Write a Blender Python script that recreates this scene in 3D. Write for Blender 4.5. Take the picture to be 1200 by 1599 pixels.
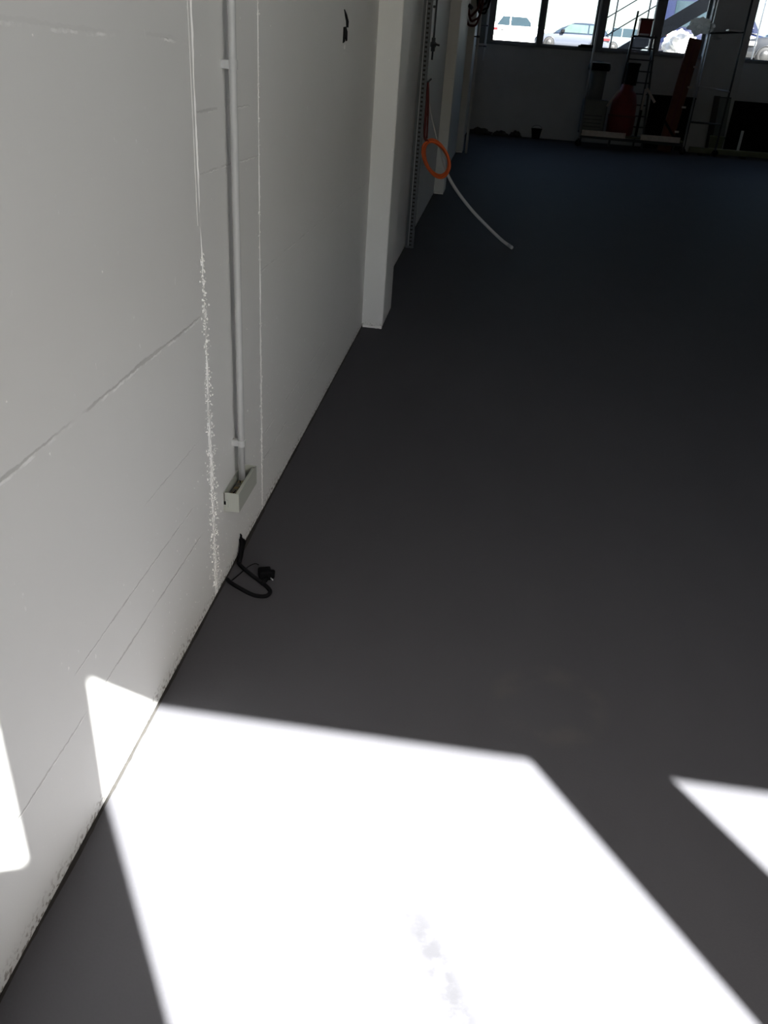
import bpy, bmesh, math, random
from mathutils import Vector, Matrix, noise
random.seed(7)
for o in list(bpy.data.objects): bpy.data.objects.remove(o)
S = bpy.context.scene
COL = S.collection
R = math.radians

# ------------------------------------------------------------------ camera
FPX = 1245.0; CX, CY = 600.0, 799.5; EYE = Vector((0, 0, 1.6))
_d = Vector((430 - CX, 3020 - CY, FPX)).normalized()
_up = -_d
_v = Vector((778 - CX, 117 - CY, FPX)); _v = (_v - _v.dot(_up) * _up).normalized()
_x = _v.cross(_up)
if _x.x < 0: _x = -_x
ROT = Matrix((_x, _v, _up))            # image axes (right, down, forward) -> world
cam = bpy.data.cameras.new('camera'); camo = bpy.data.objects.new('camera', cam); COL.objects.link(camo)
r_ = ROT @ Vector((1, 0, 0)); u_ = ROT @ Vector((0, -1, 0)); b_ = ROT @ Vector((0, 0, -1))
camo.matrix_world = Matrix(((r_.x, u_.x, b_.x, EYE.x), (r_.y, u_.y, b_.y, EYE.y), (r_.z, u_.z, b_.z, EYE.z), (0, 0, 0, 1)))
cam.sensor_fit = 'VERTICAL'; cam.sensor_height = 32.0; cam.lens = FPX / 1599 * 32.0
cam.clip_start = 0.05; cam.clip_end = 600
S.camera = camo

# ------------------------------------------------------------------ sky, sun, exposure
SUN = Vector((-0.695, 1.0, -1.165))     # the way the sunlight travels
w = bpy.data.worlds.new('world'); S.world = w; w.use_nodes = True
nt = w.node_tree; bg = nt.nodes['Background']
sky = nt.nodes.new('ShaderNodeTexSky'); sky.sky_type = 'NISHITA'; sky.sun_disc = False
sky.sun_elevation = math.atan2(1.165, math.hypot(.695, 1)); sky.sun_rotation = math.atan2(.695, -1.0)
sky.air_density = 1.0; sky.dust_density = 2.7; sky.ozone_density = 1.0
nt.links.new(sky.outputs[0], bg.inputs[0]); bg.inputs[1].default_value = 0.055
sl = bpy.data.lights.new('sun', 'SUN'); sl.energy = 8.1; sl.angle = R(0.48); sl.color = (1, .99, .975)
so = bpy.data.objects.new('sun', sl); COL.objects.link(so); so.rotation_euler = SUN.to_track_quat('-Z', 'Y').to_euler(); so.location = (6, -9, 12)
vs = S.view_settings
vs.view_transform = 'Standard'; vs.look = 'None'; vs.exposure = 3.3; vs.gamma = 1.0; vs.use_curve_mapping = False
S.cycles.max_bounces = 10; S.cycles.diffuse_bounces = 6; S.cycles.transparent_max_bounces = 16
S.cycles.sample_clamp_indirect = 10.0

def at(px, py, Y):
    """the point on the plane y = Y that the photograph shows at (px, py)"""
    r = ROT @ Vector((px - CX, py - CY, FPX)); return EYE + r * (Y / r.y)
def on_floor(px, py, z=0.0):
    r = ROT @ Vector((px - CX, py - CY, FPX)); return EYE + r * ((z - EYE.z) / r.z)

# ------------------------------------------------------------------ materials
MAT = {}
def mat(name, col, rough=.6, metal=0, spec=.4, var=.12, scale=8, bump=0, bscale=60, trans=0):
    m = bpy.data.materials.new(name); m.use_nodes = True
    t = m.node_tree; p = t.nodes['Principled BSDF']
    tc = t.nodes.new('ShaderNodeTexCoord')
    n = t.nodes.new('ShaderNodeTexNoise'); n.inputs['Scale'].default_value = scale; n.inputs['Detail'].default_value = 5
    t.links.new(tc.outputs['Object'], n.inputs['Vector'])
    mx = t.nodes.new('ShaderNodeMix'); mx.data_type = 'RGBA'
    c = Vector(col)
    mx.inputs[6].default_value = (*(c * (1 - var)), 1); mx.inputs[7].default_value = (*[min(1, x * (1 + var)) for x in col], 1)
    t.links.new(n.outputs['Fac'], mx.inputs[0]); t.links.new(mx.outputs[2], p.inputs['Base Color'])
    p.inputs['Roughness'].default_value = rough; p.inputs['Metallic'].default_value = metal
    p.inputs['Specular IOR Level'].default_value = spec
    if bump:
        n2 = t.nodes.new('ShaderNodeTexNoise'); n2.inputs['Scale'].default_value = bscale; n2.inputs['Detail'].default_value = 4
        t.links.new(tc.outputs['Object'], n2.inputs['Vector'])
        b = t.nodes.new('ShaderNodeBump'); b.inputs['Strength'].default_value = bump; b.inputs['Distance'].default_value = .004
        t.links.new(n2.outputs['Fac'], b.inputs['Height']); t.links.new(b.outputs[0], p.inputs['Normal'])
    MAT[name] = m
    return m

class NG:
    """small node graph writer"""
    def __init__(s, m): s.t = m.node_tree
    def val(s, sock, v):
        if isinstance(v, (int, float)): sock.default_value = v
        else: s.t.links.new(v, sock)
    def m(s, op, a, b=0.0, c=0.0, clamp=False):
        n = s.t.nodes.new('ShaderNodeMath'); n.operation = op; n.use_clamp = clamp
        s.val(n.inputs[0], a); s.val(n.inputs[1], b)
        if op in ('MULTIPLY_ADD', 'COMPARE', 'SMOOTH_MIN'): s.val(n.inputs[2], c)
        return n.outputs[0]
    def noise(s, vec, scale, detail=4, rough=.5):
        n = s.t.nodes.new('ShaderNodeTexNoise'); n.inputs['Scale'].default_value = scale; n.inputs['Detail'].default_value = detail
        n.inputs['Roughness'].default_value = rough
        s.t.links.new(vec, n.inputs['Vector']); return n.outputs['Fac']
    def step(s, v, a, b):
        n = s.t.nodes.new('ShaderNodeMapRange'); n.interpolation_type = 'SMOOTHSTEP'
        s.val(n.inputs[0], v); n.inputs[1].default_value = a; n.inputs[2].default_value = b
        n.inputs[3].default_value = 0; n.inputs[4].default_value = 1; return n.outputs[0]
    def mix(s, f, a, b):
        n = s.t.nodes.new('ShaderNodeMix'); n.data_type = 'RGBA'
        s.val(n.inputs[0], f)
        for k, v in ((6, a), (7, b)):
            if isinstance(v, tuple): n.inputs[k].default_value = (*v, 1)
            else: s.t.links.new(v, n.inputs[k])
        return n.outputs[2]
    def scaled(s, vec, sc):
        n = s.t.nodes.new('ShaderNodeMapping'); n.inputs['Scale'].default_value = sc
        s.t.links.new(vec, n.inputs['Vector']); return n.outputs[0]

def wall_material():
    m = bpy.data.materials.new('painted_concrete'); m.use_nodes = True
    g = NG(m); t = m.node_tree; p = t.nodes['Principled BSDF']
    tc = t.nodes.new('ShaderNodeTexCoord').outputs['Object']
    sx = t.nodes.new('ShaderNodeSeparateXYZ'); t.links.new(tc, sx.inputs[0]); Y, Z = sx.outputs[1], sx.outputs[2]
    big = g.noise(tc, 1.3, 4); fine = g.noise(tc, 34, 5); mid = g.noise(tc, 9, 5)
    col = g.mix(big, (.70, .697, .677), (.765, .763, .747))
    wob = g.m('MULTIPLY', g.m('SUBTRACT', g.noise(g.scaled(tc, (1, 3, 1)), 1.1, 4), .5), .012)
    ragged = g.m('MULTIPLY', g.m('SUBTRACT', g.noise(tc, 55, 4), .5), .009)
    thick = g.step(g.noise(g.scaled(tc, (1, 1, .3)), 4.2, 3), .42, .66)
    dark = None; light = None  # groove shading and lighter lower edges painted into the seam colour
    #  (z, y0, y1, half width, dark strength, light strength, gaps)
    seams = [(.962, -2, 2.10, .0036, .75, .8, .26), (1.622, -2, 2.12, .0036, .15, 1.0, .40), (.310, -2, 2.02, .0022, 1.0, .8, .36), (.437, 1.2, 1.96, .0020, .95, .4, .38),
             (.617, 1.65, 2.05, .0018, .6, .3, .40), (1.322, 2.15, 2.73, .0022, .4, .7, .38), (1.468, 2.15, 2.73, .0020, .6, .6, .38), (.22, 2.75, 5.4, .0024, .5, .7, .42),
             (.325, 2.8, 4.2, .0026, .5, .8, .42), (.95, 2.75, 5.4, .003, .3, .5, .45), (.62, 5.9, 27, .004, .4, .3, .42), (1.5, 5.9, 27, .004, .3, .3, .42)]
    zz = g.m('ADD', g.m('ADD', Z, wob), ragged)
    for i, (z, y0, y1, hw, sd, sl_, gap) in enumerate(seams):
        d = g.m('DIVIDE', g.m('ABSOLUTE', g.m('SUBTRACT', zz, z)), g.m('MULTIPLY_ADD', thick, .9, .6))
        rng = g.m('MULTIPLY', g.step(Y, y0 - .03, y0 + .03), g.m('SUBTRACT', 1.0, g.step(Y, y1 - .03, y1 + .03)))
        brk = g.step(g.noise(g.scaled(tc, (1, 1, .6)), 3.5 + i * .37, 4), gap, gap + .10)
        rng = g.m('MULTIPLY', rng, brk)
        e = g.m('MULTIPLY', g.m('MULTIPLY', g.m('SUBTRACT', 1.0, g.step(d, hw * .5, hw * 1.4)), rng), sd)
        dark = e if dark is None else g.m('MAXIMUM', dark, e)
        d2 = g.m('ABSOLUTE', g.m('SUBTRACT', zz, z - hw * 1.9))
        e2 = g.m('MULTIPLY', g.m('MULTIPLY', g.m('SUBTRACT', 1.0, g.step(d2, hw * .4, hw * 1.2)), rng), sl_)
        e2 = g.m('MULTIPLY', e2, g.step(g.noise(tc, 17, 5), .44, .58))
        light = e2 if light is None else g.m('MAXIMUM', light, e2)
    # chipped lighter flecks and pinholes
    fl = g.m('MULTIPLY', g.step(g.noise(g.scaled(tc, (1, 1.6, .8)), 38, 3), .68, .74), g.step(mid, .52, .62))
    light = g.m('MAXIMUM', light, g.m('MULTIPLY', fl, .7))
    vo = t.nodes.new('ShaderNodeTexVoronoi'); vo.inputs['Scale'].default_value = 14; t.links.new(tc, vo.inputs['Vector'])
    sr = t.nodes.new('ShaderNodeSeparateColor'); t.links.new(vo.outputs['Color'], sr.inputs[0])
    pit = g.m('MULTIPLY', g.m('SUBTRACT', 1.0, g.step(vo.outputs['Distance'], .025, .05)), g.m('GREATER_THAN', sr.outputs[0], .80))
    col = g.mix(g.m('MULTIPLY', light, .9), col, (.95, .945, .93))
    col = g.mix(g.m('MULTIPLY', dark, .6), col, (.36, .35, .33))
    col = g.mix(g.m('MULTIPLY', pit, .8), col, (.10, .09, .08))
    # brown dirt splashed up from the floor joint
    soil = g.m('MULTIPLY', g.m('SUBTRACT', 1.0, g.step(g.m('ADD', Z, g.m('MULTIPLY', g.noise(tc, 4, 4), -.09)), -.045, .012)), g.step(g.noise(tc, 75, 4), .50, .62))
    col = g.mix(g.m('MULTIPLY', soil, .85), col, (.12, .09, .065))
    t.links.new(col, p.inputs['Base Color'])
    p.inputs['Roughness'].default_value = .55; p.inputs['Specular IOR Level'].default_value = .25
    h = g.m('ADD', g.m('MULTIPLY', mid, .25), g.m('MULTIPLY', fine, .12))
    h = g.m('ADD', h, g.m('SUBTRACT', g.m('MULTIPLY', light, .8), g.m('ADD', g.m('MULTIPLY', dark, 1.2), pit)))
    b = t.nodes.new('ShaderNodeBump'); b.inputs['Strength'].default_value = .35; b.inputs['Distance'].default_value = .004
    t.links.new(h, b.inputs['Height']); t.links.new(b.outputs[0], p.inputs['Normal'])
    MAT['wall'] = m
wall_material()

def floor_material():
    m = bpy.data.materials.new('grey_floor_coating'); m.use_nodes = True
    g = NG(m); t = m.node_tree; p = t.nodes['Principled BSDF']
    tc = t.nodes.new('ShaderNodeTexCoord').outputs['Object']
    sx = t.nodes.new('ShaderNodeSeparateXYZ'); t.links.new(tc, sx.inputs[0]); X, Y = sx.outputs[0], sx.outputs[1]
    a = g.noise(tc, .7, 4); b_ = g.noise(g.scaled(tc, (1, .35, 1)), 5, 5); c = g.noise(tc, 160, 3)
    f = g.m('ADD', g.m('ADD', g.m('MULTIPLY', a, .35), g.m('MULTIPLY', b_, .4)), g.m('MULTIPLY', c, .25))
    col = g.mix(f, (.058, .0573, .063), (.080, .0790, .0865))
    # a scuffed streak where something was dragged, and a faint round brown stain
    dd = g.m('ABSOLUTE', g.m('ADD', g.m('SUBTRACT', X, .10), g.m('MULTIPLY', g.m('SUBTRACT', Y, .98), .55)))
    st = g.m('MULTIPLY', g.m('SUBTRACT', 1.0, g.step(dd, .01, .045)), g.m('SUBTRACT', 1.0, g.step(g.m('ABSOLUTE', g.m('SUBTRACT', Y, .98)), .05, .2)))
    st = g.m('MULTIPLY', st, g.step(g.noise(tc, 26, 4), .38, .6))
    col = g.mix(g.m('MULTIPLY', st, .55), col, (.040, .040, .044))
    rr = g.m('SQRT', g.m('ADD', g.m('POWER', g.m('SUBTRACT', X, .37), 2.0), g.m('POWER', g.m('SUBTRACT', Y, 1.83), 2.0)))
    ring = g.m('MULTIPLY', g.m('SUBTRACT', 1.0, g.step(g.m('ABSOLUTE', g.m('SUBTRACT', rr, .13)), .01, .06)), g.step(g.noise(tc, 6, 4), .42, .62))
    col = g.mix(g.m('MULTIPLY', ring, .14), col, (.15, .135, .115))
    t.links.new(col, p.inputs['Base Color'])
    p.inputs['Roughness'].default_value = .62; p.inputs['Specular IOR Level'].default_value = .022
    bm = t.nodes.new('ShaderNodeBump'); bm.inputs['Strength'].default_value = .15; bm.inputs['Distance'].default_value = .002
    t.links.new(c, bm.inputs['Height']); t.links.new(bm.outputs[0], p.inputs['Normal'])
    MAT['floor'] = m
floor_material()

def glass_material(name, tint, gloss):
    m = bpy.data.materials.new(name); m.use_nodes = True; t = m.node_tree
    t.nodes.remove(t.nodes['Principled BSDF']); out = t.nodes['Material Output']
    tr = t.nodes.new('ShaderNodeBsdfTransparent'); tr.inputs[0].default_value = (*tint, 1)
    gl = t.nodes.new('ShaderNodeBsdfGlossy'); gl.inputs['Roughness'].default_value = .02
    fr = t.nodes.new('ShaderNodeLayerWeight'); fr.inputs[0].default_value = .5; g = NG(m)
    mx = t.nodes.new('ShaderNodeMixShader'); t.links.new(g.m('MULTIPLY_ADD', g.m('POWER', fr.outputs['Facing'], 4.0), .6, .03), mx.inputs[0])
    t.links.new(tr.outputs[0], mx.inputs[1]); t.links.new(gl.outputs[0], mx.inputs[2]); t.links.new(mx.outputs[0], out.inputs[0])
    MAT[name] = m
glass_material('pane', (.97, .98, .97), .1)

mat('plain_wall', (.27, .27, .27), .7, bump=.2)
mat('ceiling', (.50, .50, .50), .8)
mat('ridge', (.90, .89, .865), .6, var=.06, scale=40, bump=.4, bscale=90)  # chalky plaster, whitened further for the light its edges catch
mat('gap', (.022, .02, .018), .9, var=.5, scale=50)
mat('far_wall', (.55, .55, .55), .75, bump=.2, scale=2)
mat('frame', (.14, .15, .15), .5, var=.1)
mat('sill', (.16, .165, .175), .5)
mat('pvc', (.47, .475, .47), .42, var=.05)
mat('box_plastic', (.40, .415, .37), .45, var=.05)
mat('copper_brown', (.16, .12, .05), .5)
mat('terminal', (.07, .065, .05), .4)
mat('olive_wire', (.22, .2, .1), .5)
mat('black', (.0035, .0035, .0045), .7, spec=.08, var=.2)
mat('black_rubber', (.005, .005, .006), .7, spec=.08, var=.2)
mat('steel', (.10, .107, .115), .45, metal=.6, var=.2, scale=20)
mat('dark_steel', (.07, .075, .08), .5, metal=.4)
mat('alu', (.50, .50, .50), .4, metal=.5)
mat('orange', (.80, .13, .025), .45, var=.1)
mat('white_tube', (.66, .65, .63), .45, var=.06)
mat('dark_red', (.12, .018, .016), .6, var=.2)
mat('red', (.20, .018, .014), .55, var=.25)
mat('rust', (.13, .035, .014), .7, var=.3)
mat('wood', (.66, .58, .52), .75, var=.25, scale=14)
mat('grey_plastic', (.16, .17, .16), .6)
mat('light_grey', (.50, .50, .50), .55)
mat('green_timber', (.17, .18, .11), .8, var=.2)
mat('bench_black', (.004, .004, .005), .85, spec=.1)
mat('concrete_out', (.26, .255, .245), .9, var=.1, scale=.5)
mat('car_white', (.82, .82, .80), .35, spec=.5, var=.02)
mat('car_silver', (.040, .044, .056), .14, spec=.4, var=.04)
mat('car_roof_blue', (.007, .012, .021), .14, spec=.4)
mat('car_teal', (.060, .075, .082), .14, var=.04)
mat('car_blue', (.0050, .0072, .021), .14, spec=.5, var=.1)
mat('car_grey', (.014, .015, .017), .14, var=.1)
mat('car_glass', (.007, .014, .018), .08, spec=.5, var=.25, scale=3)
mat('car_glass_pale', (.035, .052, .048), .08, spec=.5, var=.3, scale=3)
mat('tyre', (.004, .004, .0045), .8)
mat('hub', (.03, .03, .03), .35, metal=.6)
mat('tail_red', (.11, .008, .010), .3)
mat('lamp_clear', (.12, .12, .12), .2)
mat('stair_steel', (.018, .022, .028), .5, var=.15)
mat('plastic_sheet', (.62, .62, .60), .4, var=.12, scale=6, bump=.6, bscale=12)
_m = mat('thin_sheet', (.70, .70, .69), .4, var=.1); _t = _m.node_tree; _p = _t.nodes['Principled BSDF']
_tl = _t.nodes.new('ShaderNodeBsdfTranslucent'); _tl.inputs[0].default_value = (.8, .8, .78, 1); _mx = _t.nodes.new('ShaderNodeMixShader'); _mx.inputs[0].default_value = .65
_t.links.new(_p.outputs[0], _mx.inputs[1]); _t.links.new(_tl.outputs[0], _mx.inputs[2]); _t.links.new(_mx.outputs[0], _t.nodes['Material Output'].inputs[0])
mat('dirt', (.05, .045, .04), .9, var=.4, scale=15)

# ------------------------------------------------------------------ mesh helpers
class MB:
    def __init__(s): s.bm = bmesh.new()
    def box(s, a, b, rot=None, piv=None):
        vs_ = [s.bm.verts.new((x, y, z)) for z in (a[2], b[2]) for y in (a[1], b[1]) for x in (a[0], b[0])]
        for f in ((0, 2, 3, 1), (4, 5, 7, 6), (0, 1, 5, 4), (2, 6, 7, 3), (0, 4, 6, 2), (1, 3, 7, 5)): s.bm.faces.new([vs_[i] for i in f])
        if rot is not None:
            pv = Vector(piv)
            for v in vs_: v.co = rot @ (v.co - pv) + pv
        return s
    def bbox(s, a, b, bev=.004, seg=2):
        t = MB(); t.box(a, b)
        bmesh.ops.bevel(t.bm, geom=list(t.bm.edges), offset=bev, segments=seg, profile=.5, affect='EDGES')
        return s.join(t)
    def join(s, t, M=None):
        me = bpy.data.meshes.new('tmp'); t.bm.to_mesh(me); t.bm.free()
        if M is not None: me.transform(M)
        s.bm.from_mesh(me); bpy.data.meshes.remove(me); return s
    def beam(s, p, q, wx, wz, side=None):
        """rectangular bar from p to q"""
        p, q = Vector(p), Vector(q); d = (q - p).normalized()
        u = Vector(side) if side else (Vector((0, 0, 1)) if abs(d.z) < .9 else Vector((0, 1, 0)))
        u = (u - u.dot(d) * d).normalized(); r = d.cross(u)
        vs_ = []
        for e in (p, q):
            for a, b in ((-1, -1), (1, -1), (1, 1), (-1, 1)): vs_.append(s.bm.verts.new(e + r * a * wx / 2 + u * b * wz / 2))
        for f in ((3, 2, 1, 0), (4, 5, 6, 7), (0, 1, 5, 4), (1, 2, 6, 5), (2, 3, 7, 6), (3, 0, 4, 7)): s.bm.faces.new([vs_[i] for i in f])
        return s
    def tube(s, pts, rad, n=10, cap=True):
        pts = [Vector(p) for p in pts]; rings = []
        rr = rad if isinstance(rad, (list, tuple)) else [rad] * len(pts)
        d0 = (pts[1] - pts[0]).normalized()
        u = d0.orthogonal().normalized()
        for i, p in enumerate(pts):
            d = (pts[min(i + 1, len(pts) - 1)] - pts[max(i - 1, 0)])
            if d.length < 1e-9: d = d0
            d = d.normalized(); u = (u - u.dot(d) * d).normalized(); v = d.cross(u)
            rings.append([s.bm.verts.new(p + (u * math.cos(2 * math.pi * k / n) + v * math.sin(2 * math.pi * k / n)) * rr[i]) for k in range(n)])
        for a, b in zip(rings, rings[1:]):
            for k in range(n):
                f = s.bm.faces.new((a[k], a[(k + 1) % n], b[(k + 1) % n], b[k])); f.smooth = True
        if cap: s.bm.faces.new(rings[0][::-1]); s.bm.faces.new(rings[-1])
        return s
    def lathe(s, prof, c=(0, 0, 0), n=24, axis=None):
        """profile (radius, height) turned about a vertical line through c"""
        c = Vector(c); rings = []
        M = axis.to_track_quat('Z', 'Y').to_matrix() if axis is not None else Matrix.Identity(3)
        for r, h in prof:
            rings.append([s.bm.verts.new(c + M @ Vector((max(r, 1e-4) * math.cos(2 * math.pi * k / n), max(r, 1e-4) * math.sin(2 * math.pi * k / n), h))) for k in range(n)])
        for a, b in zip(rings, rings[1:]):
            for k in range(n):
                f = s.bm.faces.new((a[k], a[(k + 1) % n], b[(k + 1) % n], b[k])); f.smooth = True
        s.bm.faces.new(rings[0][::-1]); s.bm.faces.new(rings[-1]); return s
    def prism(s, poly, thick):
        """closed polygon (list of Vector) pushed along the vector thick"""
        t = Vector(thick); a = [s.bm.verts.new(p) for p in poly]; b = [s.bm.verts.new(Vector(p) + t) for p in poly]
        n = len(a); s.bm.faces.new(a[::-1]); s.bm.faces.new(b)
        for k in range(n): s.bm.faces.new((a[k], a[(k + 1) % n], b[(k + 1) % n], b[k]))
        return s
    def build(s, name, m, parent=None, smooth=False):
        bmesh.ops.recalc_face_normals(s.bm, faces=list(s.bm.faces))
        me = bpy.data.meshes.new(name); s.bm.to_mesh(me); s.bm.free()
        if smooth:
            for p in me.polygons: p.use_smooth = True
        me.materials.append(MAT[m])
        o = bpy.data.objects.new(name, me); COL.objects.link(o)
        if parent: place(o, parent)
        return o
def place(o, parent):
    o.parent = parent; o.matrix_parent_inverse = parent.matrix_basis.inverted()
def struct(o): o['kind'] = 'structure'; return o
def tag(o, label, cat, group=None):
    o['label'] = label; o['category'] = cat
    if group: o['group'] = group
    return o
def thing(name, label, cat, loc=(0, 0, 0), group=None):
    o = bpy.data.objects.new(name, None); COL.objects.link(o); o.location = loc; o.empty_display_size = .1
    return tag(o, label, cat, group)
def smooth_path(pts, n=10):
    pts = [Vector(p) for p in pts]; out = []
    P = [pts[0] * 2 - pts[1]] + pts + [pts[-1] * 2 - pts[-2]]
    for i in range(1, len(P) - 2):
        a, b, c, d = P[i - 1:i + 3]
        for k in range(n):
            t = k / n
            out.append(.5 * ((2 * b) + (c - a) * t + (2 * a - 5 * b + 4 * c - d) * t * t + (3 * b - a - 3 * c + d) * t ** 3))
    out.append(pts[-1]); return out

# ------------------------------------------------------------------ the hall
WX = -.734; FARY = 26.7; BACKY = -1.0; RX = 10.2; CEIL = 4.6
floor = struct(MB().box((WX - .3, BACKY - .1, -.25), (RX + .3, FARY + .35, 0)).build('floor', 'floor'))
wl = struct(MB().box((WX - .28, BACKY - .06, 0.0), (WX, FARY + .3, CEIL)).build('wall_left', 'wall'))
struct(MB().box((RX, BACKY - .06, 0), (RX + .28, FARY + .3, CEIL)).build('wall_right', 'plain_wall'))
struct(MB().box((WX - .28, BACKY - .06, CEIL), (RX + .28, FARY + .35, CEIL + .3)).build('ceiling', 'ceiling'))

struct(MB().box((WX - .28, BACKY + .5, CEIL + .3), (RX + .28, FARY + .35, 9.0)).build('upper_shade_block', 'plain_wall'))  # unseen upper block, added so its shadow covers the stair outside
# pilasters: uneven chipped foot, sharp edges slightly rounded
for y0, dep in ((5.44, .50), (12.55, .52), (19.65, .52)):
    p = MB().bbox((WX - .05, y0, .012), (-.588, y0 + dep, CEIL - .005), .008, 2).build('pilaster', 'wall', wl)
    # chipped mortar left at the foot
    m = MB()
    for k in range(9):
        x = WX + .014 + k * .0148; h = .006 + .012 * random.random()
        m.box((x - .008, y0 - .006 - .006 * random.random(), 0), (x + .008, y0 + .02, h + .006))
    m.build('mortar', 'ridge', wl)

# raised rough joints left by the formwork
def ridge(y0, seed, wid, h):
    m = MB(); bm = m.bm; nz, ny = 900, 12; rows = []
    for i in range(nz + 1):
        z = .012 + (CEIL - .03) * (i / nz) ** 1.35
        low = max(0, min(1, (1.15 - z) / .6)); base = 1 - .5 * max(0, min(1, (.25 - z) / .25))
        cy = y0 + .004 * noise.noise((seed, z * 2.2, 0)) + .002 * noise.noise((seed, z * 17, 4)) + low * .004
        row = []
        for j in range(ny + 1):
            u = j / ny * 2 - 1; hw = wid * (.55 + .75 * low)
            g = math.exp(-(u * (2.0 - .9 * low)) ** 2 * 1.6) * (1 - u * u) ** .5
            nn = .55 + .9 * noise.noise((z * (38 + 30 * low), u * 3 * (1 + low) + seed, seed)) * (.35 + .75 * low) + .4 * noise.noise((z * 7, u, seed + 9))
            hh = h * g * max(0, nn)
            row.append(bm.verts.new((WX - .0012 + hh, cy + u * hw, z)))
        rows.append(row)
    for a, b in zip(rows, rows[1:]):
        for j in range(ny): bm.faces.new((a[j], a[j + 1], b[j + 1], b[j])).smooth = True
    return m.build('joint_ridge', 'ridge', wl)
ridge(2.140, 1.3, .016, .0065); ridge(2.738, 5.1, .012, .0055)
# loose flakes and spatter of plaster beside the joints
fk = MB(); rnd = random.Random(11)
def flake(y, z, r, h):
    n = rnd.randint(5, 7); st = rnd.uniform(.7, 2.2); c = fk.bm.verts.new((WX + h, y, z)); ring = []
    for k in range(n):
        a = 2 * math.pi * k / n + rnd.uniform(-.3, .3); q = r * rnd.uniform(.55, 1.25)
        ring.append(fk.bm.verts.new((WX - .0004, y + math.cos(a) * q, max(.004, z + math.sin(a) * q * st))))
    for k in range(n): fk.bm.faces.new((c, ring[k], ring[(k + 1) % n]))
for k in range(700):
    z = rnd.random() ** 1.1 * 1.12 + .01; low = max(0, min(1, (1.15 - z) / .55))
    flake(2.146 + rnd.gauss(0, .008 + .014 * low), z, rnd.uniform(.0012, .0042), rnd.uniform(.0012, .0042))
for k in range(260):
    z = rnd.random() * 1.9 + .01; flake(2.740 + rnd.gauss(0, .008), z, rnd.uniform(.001, .0040), rnd.uniform(.001, .0032))
for k in range(240):
    flake(rnd.uniform(1.5, 3.4), rnd.random() ** 1.5 * .5 + .02, rnd.uniform(.0010, .0034), rnd.uniform(.0006, .0018))
for k in range(130):
    flake(rnd.uniform(.6, 5.2), rnd.uniform(.1, 2.3), rnd.uniform(.0012, .0035), rnd.uniform(.0006, .0016))
fo = fk.build('plaster_spatter', 'ridge', wl); fo['kind'] = 'stuff'
m = MB(); pr = []
for i in range(301):                      # the thin second line beside the left joint, upper half
    z = 1.2 + i * .0113; pr.append((WX - .0005, 2.118 + .0012 * noise.noise((z * 3, 1, 1)), z))
m.tube(pr, .0016, 6).build('paint_line', 'ridge', wl)

# open joint between wall and floor: ragged dark gap
m = MB(); bm = m.bm; prev = None; y = BACKY
while y < 26.6:
    wdt = .004 + .006 * max(0, .4 + noise.noise((y * 5, 0, 3))) + .004 * max(0, noise.noise((y * 31, 2, 3)))
    if 2.35 < y < 2.75: wdt += .004
    a = bm.verts.new((WX - .001, y, .0025 + .5 * wdt)); b = bm.verts.new((WX + wdt * .35, y, .0022)); c = bm.verts.new((WX + wdt, y, .0008))
    if prev:
        bm.faces.new((prev[0], prev[1], b, a)); bm.faces.new((prev[1], prev[2], c, b))
    prev = (a, b, c); y += .016 if y < 6 else .1
m.build('floor_joint', 'gap', wl)

# far wall with its strip of windows
SILL, TOP = 2.43, 3.88; T0, T1 = FARY, FARY + .28
wf = struct(MB().box((WX, T0, 0), (RX, T1, SILL - .10)).build('wall_far', 'far_wall'))
MB().box((WX, T0, TOP), (RX, T1, CEIL)).build('lintel', 'far_wall', wf)
MB().box((WX, T0, SILL - .10), (-.31, T1, TOP)).build('end_pier', 'frame', wf)
MB().bbox((5.60, T0 - .55, 0), (6.66, T1, CEIL), .01).build('column', 'far_wall', wf)
for a, b in ((-.31, 5.6), (6.66, RX)): MB().bbox((a, T0 - .05, SILL - .10), (b, T1 - .1, SILL - .025), .01).build('window_sill', 'sill', wf)
MULL = [(-.31, -.25), (.97, 1.15), (2.53, 2.84), (4.13, 4.40), (5.52, 5.60)]
def window(n, x0, x1, y0, z0, z1, fr=.05, dep=.07, glass=True, fl=None, fr_r=None):
    e = struct(bpy.data.objects.new('window_%d' % n, None)); COL.objects.link(e); e.location = ((x0 + x1) / 2, y0, z0)
    f = MB(); a = fl or fr; b = fr_r or fr
    f.box((x0, y0, z0), (x0 + a, y0 + dep, z1)).box((x1 - b, y0, z0), (x1, y0 + dep, z1)).box((x0 + a, y0, z0), (x1 - b, y0 + dep, z0 + fr)).box((x0 + a, y0, z1 - fr), (x1 - b, y0 + dep, z1))
    f.build('window_frame', 'frame', e)
    if glass: MB().box((x0 + a, y0 + dep * .45, z0 + fr), (x1 - b, y0 + dep * .45 + .005, z1 - fr)).build('pane', 'pane', e)
    return e
xs = [(-.31, .97, .05, .01, .0), (1.15, 2.53, .01, .01, -.03), (2.84, 4.13, .01, .01, .0), (4.40, 5.60, .01, .09, .01), (6.66, 8.1, .10, .01, -.04), (8.3, RX, .01, .05, 0)]
for i, (a, b, fl, fr_r, dz) in enumerate(xs): window(i + 1, a, b, T0 + .08, SILL - .025, TOP, .03 + dz * .5 + .01, .06, True, fl, fr_r)
for a, b in ((.97, 1.15), (2.53, 2.84), (4.13, 4.40), (8.1, 8.3)):
    MB().bbox((a, T0 + .02, SILL - .025), (b, T1 - .02, TOP), .006).build('mullion', 'frame', wf)

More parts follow.
